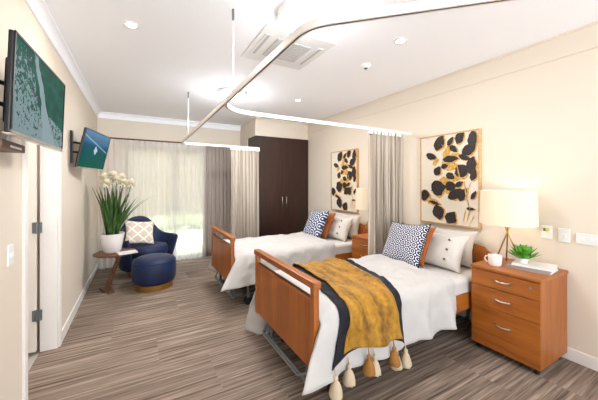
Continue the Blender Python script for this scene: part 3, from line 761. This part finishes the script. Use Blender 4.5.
# ------------------------------------------------------------------ televisions
def tv(c, w, h, yaw, tilt, pic, label, arm_wall):
    # local: x = width, z = up, face = -y.  Facing +X => rotate z +90
    t = empty('television', c, label, 'television', 'wall-mounted televisions')
    t.rotation_euler = (M4.Rotation(R(90+yaw), 4, 'Z') @ M4.Rotation(R(tilt), 4, 'X')).to_euler()
    bm = bmesh.new(); box(bm, -w/2, w/2, -.004, .016, -h/2, h/2); ob('housing', bm, 'black', t, bev=.006)
    bm = bmesh.new(); box(bm, -w*.38, w*.38, .016, .055, -h*.38, h*.30); ob('rear_cover', bm, 'black', t, bev=.012)
    bm = bmesh.new(); f = .010
    for a in ((-w/2, w/2, -h/2, -h/2+.012), (-w/2, w/2, h/2-f, h/2), (-w/2, -w/2+f, -h/2, h/2), (w/2-f, w/2, -h/2, h/2)): box(bm, a[0], a[1], -.009, -.004, a[2], a[3], 1 if a[3] < 0 else 0)
    box(bm, -w/2, w/2, -.009, .02, -h/2-.006, -h/2, 1)
    ob('bezel', bm, ['black', 'silver'], t)
    me = bpy.data.meshes.new('screen'); me.from_pydata([(-w/2+f, -.0055, -h/2+.012), (w/2-f, -.0055, -h/2+.012), (w/2-f, -.0055, h/2-f), (-w/2+f, -.0055, h/2-f)], [], [(0,1,2,3)])
    l = me.uv_layers.new()
    for i, uv in enumerate(((0,0),(1,0),(1,1),(0,1))): l.data[i].uv = uv
    link('screen', me, pic, t)
    mtx = M4.LocRotScale(V(c), t.rotation_euler, None); inv = mtx.inverted()
    a = V(arm_wall); bk = mtx @ V((0, .062, 0))
    bm = bmesh.new(); box(bm, a.x, a.x+.02, a.y-.03, a.y+.03, a.z-.17, a.z+.17); 
    mid = (a + bk)/2 + V((0, -.06 if pic == 'tv2' else 0, 0))
    for zz in (-.05, .05): tube(bm, [a+V((.02,0,zz)), mid+V((0,0,zz)), bk+V((0,0,zz))], .011, 8)
    box(bm, -.12, .12, .06, .072, -.13, .13, 0, mtx)
    for v_ in bm.verts: v_.co = inv @ v_.co
    ob('wall_bracket', bm, 'black', t)
    return t
tv((-.44, 1.965, 1.875), .735, .425, -2.5, 2, 'tv1', 'nearest wall television showing an aerial view of green surf', (XL, 1.62, 1.86))
tv((-.435, 4.0, 1.83), .71, .425, -13, 12, 'tv2', 'farther wall television showing open blue-green sea', (XL, 3.78, 1.84))
t = empty('media_box', (XL, 1.90, 1.615), 'small brown box fixed to the wall under the nearest television', 'box')
ob('casing', bx(0, .09, -.14, .16, .0, .04), 'underpanel', t, bev=.005)
ob('label_strip', bx(.0905, .0915, -.05, .10, .01, .02), 'white', t)
ob('cable', tube(bmesh.new(), [(.03, .1, .04), (.05, .12, .12), (.07, .1, .2)], .006, 6), 'white', t, True)

# ------------------------------------------------------------------ armchair, ottoman, side table
ac = empty('armchair', (.11, 5.28, 0), 'navy velvet tub armchair in the corner by the window', 'armchair', rz=R(19))
# local: front = -y
def shell(u, v):
    th = R(-128 + 256*u)                 # 0 = back (+y)
    back = 1/(1+math.exp((abs(math.degrees(th))-36)/8))
    top = .58 + .35*back + .03*abs(th)/R(128)
    if v < .5: f = v/.5; inner = 0; z = .12 + (top-.12)*f
    else: f = 1-(v-.5)/.5; inner = 1; z = .12 + (top-.12)*f
    r = .35 + (.06+.08*abs(sin(th)))*f - (.085 if inner else 0)
    if f > .96: r += (.012 if inner else -.012)
    ex = .95; x = r*sin(th)*1.06; y = r*cos(th)*ex
    return V((x, y, z))
o = grid('backrest', shell, 56, 24, 'navy', ac); o.modifiers.new('s', 'SUBSURF').levels = 1
bm = bmesh.new(); bm.from_mesh(o.data); be = [e for e in bm.edges if e.is_boundary]; bmesh.ops.remove_doubles(bm, verts=bm.verts, dist=.001)
# close the two arm fronts
for side in (0, 1):
    pass
bm.to_mesh(o.data); bm.free()
for s in (-1, 1):
    th = R(128)*s; bm = bmesh.new(); rows = []
    for k in range(9):
        f = k/8; zt = .61; z = .12 + (zt-.12)*f; r1 = .35+(.06+.08*abs(sin(th)))*f; r0 = r1-.085
        rows.append([bm.verts.new((r*sin(th)*1.06, r*cos(th)*.95 - dyy, z)) for r, dyy in ((r0, 0), ((r0*.75+r1*.25), .022), ((r0+r1)/2, .03), ((r0*.25+r1*.75), .022), (r1, 0))])
    for a, b in zip(rows, rows[1:]):
        for i in range(4): bm.faces.new((a[i], a[i+1], b[i+1], b[i]))
    bm.faces.new(rows[-1]); bm.faces.new(rows[0]); bmesh.ops.recalc_face_normals(bm, faces=bm.faces)
    ob('arm_front', bm, 'navy', ac, True, angle=60)
bm = bmesh.new(); lathe(bm, [(0,.30),(.24,.30),(.30,.315),(.318,.35),(.318,.41),(.30,.45),(.24,.468),(.1,.474),(0,.475)], 40); 
for v_ in bm.verts: v_.co.y = v_.co.y*1.02 - .03
ob('seat_cushion', bm, 'navy', ac, True)
bm = bmesh.new(); lathe(bm, [(0,.10),(.33,.10),(.345,.12),(.335,.29),(0,.295)], 40); ob('seat_base', bm, 'navy', ac, True, angle=60)
bm = bmesh.new(); lathe(bm, [(0,0),(.27,0),(.27,.10),(0,.10)], 40); ob('plinth', bm, 'brass', ac, True, angle=40)
cu = pillow('cushion', .44, .40, .12, 'beige', (.02, 5.21, .675), (M4.Rotation(R(17), 4, 'Z') @ M4.Rotation(R(-24), 4, 'X') @ M4.Rotation(R(8), 4, 'Y')).to_euler(), 'beige and white patterned cushion on the navy armchair', 'cushion')
ot = empty('ottoman', (.20, 4.52, 0), 'round navy velvet ottoman on a brass base in front of the armchair', 'ottoman')
bm = bmesh.new(); lathe(bm, [(0,.075),(.24,.075),(.285,.09),(.305,.14),(.31,.24),(.305,.345),(.28,.40),(.22,.425),(.1,.432),(0,.433)], 48); [setattr(v_, 'co', V((v_.co.x*.92, v_.co.y*.92, v_.co.z))) for v_ in bm.verts]; ob('cushion_body', bm, 'navy', ot, True)
bm = bmesh.new()
tube(bm, [(.274*cos(2*pi*k/48), .274*sin(2*pi*k/48), .372) for k in range(49)], .006, 6, False); ob('piping', bm, 'navy', ot, True)
bm = bmesh.new(); lathe(bm, [(0,0),(.245,0),(.245,.075),(0,.075)], 48); ob('brass_base', bm, 'brass', ot, True, angle=40)
st = empty('side_table', (-.275, 4.64, 0), 'round walnut side table with slanted leg holding the white pot', 'side table')
bm = bmesh.new(); lathe(bm, [(0,.49),(.235,.49),(.255,.50),(.255,.512),(.245,.518),(0,.518)], 48); ob('tabletop', bm, 'tablewood', st, True, angle=40)
bm = bmesh.new(); d0, d1 = V((.06,.0,.49)), V((-.10,-.02,.03)); 
tube(bm, [d0, d1], .028, 8); ob('leg', bm, 'tablewood', st)
bm = bmesh.new(); box(bm, -.15, .15, -.03, .03, 0, .03, 0, M4.Translation((-.10,-.02,0)) @ M4.Rotation(R(-62), 4, 'Z')); box(bm, -.05, .05, -.045, .045, .0, .032, 0, M4.Translation((-.10,-.02,0)) @ M4.Rotation(R(-62), 4, 'Z')); ob('foot', bm, 'tablewood', st)
t = empty('magazine', (-.13, 4.475, .5185), 'small white magazine lying at the front of the side table', 'magazine', rz=R(15))
ob('pages', bx(-.11, .11, -.075, .075, 0, .014), 'paper', t); ob('cover', bx(-.112, .112, -.077, .077, .014, .017), 'bookw', t)
pl = empty('potted_plant', (-.31, 4.66, .5185), 'white pot of strappy green leaves and cream flowers on the side table', 'plant')
bm = bmesh.new(); lathe(bm, [(0,0),(.095,0),(.105,.01),(.145,.24),(.148,.255),(.138,.255),(.132,.225),(0,.222)], 40); ob('pot', bm, 'pot', pl, True, angle=50)
bm = bmesh.new(); lathe(bm, [(.131,.226),(0,.232)], 24); ob('soil', bm, 'soil', pl)
bm = bmesh.new()
def blade(bm, a, L, lean, wd_, r0=.03, curl=.5, n=9):
    rr = []; c = V((r0*cos(a), r0*sin(a), .225)); el = R(90)-lean*.35; step = L/n
    sd = V((-sin(a), cos(a), 0))
    for k in range(n+1):
        f = k/n; e = el - lean*.65*f - curl*f*f*.6
        d = V((cos(a)*cos(e), sin(a)*cos(e), sin(e))); nn = V((-cos(a)*sin(e), -sin(a)*sin(e), cos(e)))
        w2 = wd_*(.7+.5*sin(pi*min(1, f*1.1)))*(1-f**4) + .0008
        rr.append([bm.verts.new(c+sd*w2), bm.verts.new(c-nn*w2*.3), bm.verts.new(c-sd*w2), bm.verts.new(c+nn*w2*.1)])
        c = c + d*step
    for p_, q_ in zip(rr, rr[1:]):
        for i in range(4): bm.faces.new((p_[i], p_[(i+1) % 4], q_[(i+1) % 4], q_[i]))
for k in range(34):
    a = 2*pi*k/34*5.3 + random.uniform(-.2,.2); L = random.uniform(.42,.72)
    # keep clear of the wall on the -x side
    lean = R(random.uniform(6, 44)); 
    if cos(a) < -.3: lean = min(lean, R(16))
    blade(bm, a, L, lean, random.uniform(.02,.031), random.uniform(.01,.08), random.uniform(.0,.3))
for a, L, ln in ((R(-20), .66, 58), (R(10), .74, 64), (R(-60), .55, 44), (R(-5), .6, 46)): blade(bm, a, L, R(ln), .02, .05, .05)
for a, L, ln in ((R(240), .70, 34), (R(215), .70, 27), (R(200), .72, 24)): blade(bm, a, L, R(ln), .02, .05, .05)
bmesh.ops.recalc_face_normals(bm, faces=bm.faces); ob('foliage', bm, 'leaf', pl, True)
for k, (dx, dy, z) in enumerate(((-.10,-.02,.99),(.0,.05,1.03),(.05,-.07,.97),(.10,.05,1.0),(.22,.0,.92),(-.06,-.10,.92),(.13,-.06,.93))):
    bm = bmesh.new(); tube(bm, [(dx*.2, dy*.2, .22), (dx*.55, dy*.55, .5), (dx, dy, z)], .005, 6); sm = ob('stem', bm, 'leaf', pl, True)
    bm = bmesh.new(); c = V((dx, dy, z+.02))
    for q in range(70):
        zz = 1-2*(q+.5)/70; an = q*2.39996; rr_ = sqrt(1-zz*zz); d = V((rr_*cos(an), rr_*sin(an), zz*.75+.1)).normalized(); s = d.cross(V((.3,.2,1))).normalized(); u2 = d.cross(s)
        L = .082*random.uniform(.8,1.1); p0 = c+d*.01; 
        vv = [bm.verts.new(p0), bm.verts.new(c+d*L*.6+s*.018), bm.verts.new(c+d*L+u2*.004), bm.verts.new(c+d*L*.6-s*.018)]
        bm.faces.new(vv)
    ob('flower_head', bm, 'flower', sm)

# ------------------------------------------------------------------ light
sl = bpy.data.lights.new('sun', 'SUN'); sl.energy = 2; sl.angle = R(1); so = bpy.data.objects.new('sun', sl); col.objects.link(so); so.rotation_euler = (R(24), 0, R(10))
wld = bpy.data.worlds.new('sky'); sc.world = wld; wld.use_nodes = True
bg = wld.node_tree.nodes['Background']; 
wn_, wl_ = wld.node_tree.nodes, wld.node_tree.links
wt = wn_.new('ShaderNodeTexCoord'); ws = wn_.new('ShaderNodeSeparateXYZ'); wr = wn_.new('ShaderNodeValToRGB')   # made-up glow in the lower half lights the ceiling; dimmer sky above
wm = wn_.new('ShaderNodeMath'); wm.operation = 'MULTIPLY_ADD'; wm.inputs[1].default_value = .5; wm.inputs[2].default_value = .5
wl_.new(wt.outputs['Generated'], ws.inputs[0]); wl_.new(ws.outputs[2], wm.inputs[0]); wl_.new(wm.outputs[0], wr.inputs[0])
wr.color_ramp.elements[0].position = .46; wr.color_ramp.elements[0].color = (.85, .92, 1, 1)
wr.color_ramp.elements[1].position = .54; wr.color_ramp.elements[1].color = (.25, .29, .34, 1)
wl_.new(wr.outputs[0], bg.inputs[0]); bg.inputs[1].default_value = 8.3
light_area('ensuite_fill_light', (-1.4, 2.4, 2.6), .4, 12, (1,.95,.9))  # unseen lamp added to light the room beyond the doorway

cam = bpy.data.cameras.new('camera'); co = bpy.data.objects.new('camera', cam); col.objects.link(co)
co.location = (0, 0, 1.45); co.rotation_euler = (R(90), 0, R(-29.5))
cam.sensor_width = 36; cam.lens = 284/598*36; cam.shift_y = -16/598; cam.clip_start = .02
sc.camera = co
sc.view_settings.view_transform = 'Standard'; sc.view_settings.look = 'None'; sc.view_settings.gamma = 1; sc.view_settings.use_curve_mapping = False
sc.view_settings.exposure = .78
sc.cycles.use_denoising = True
sc.cycles.max_bounces = 10; sc.cycles.diffuse_bounces = 6; sc.cycles.transparent_max_bounces = 16
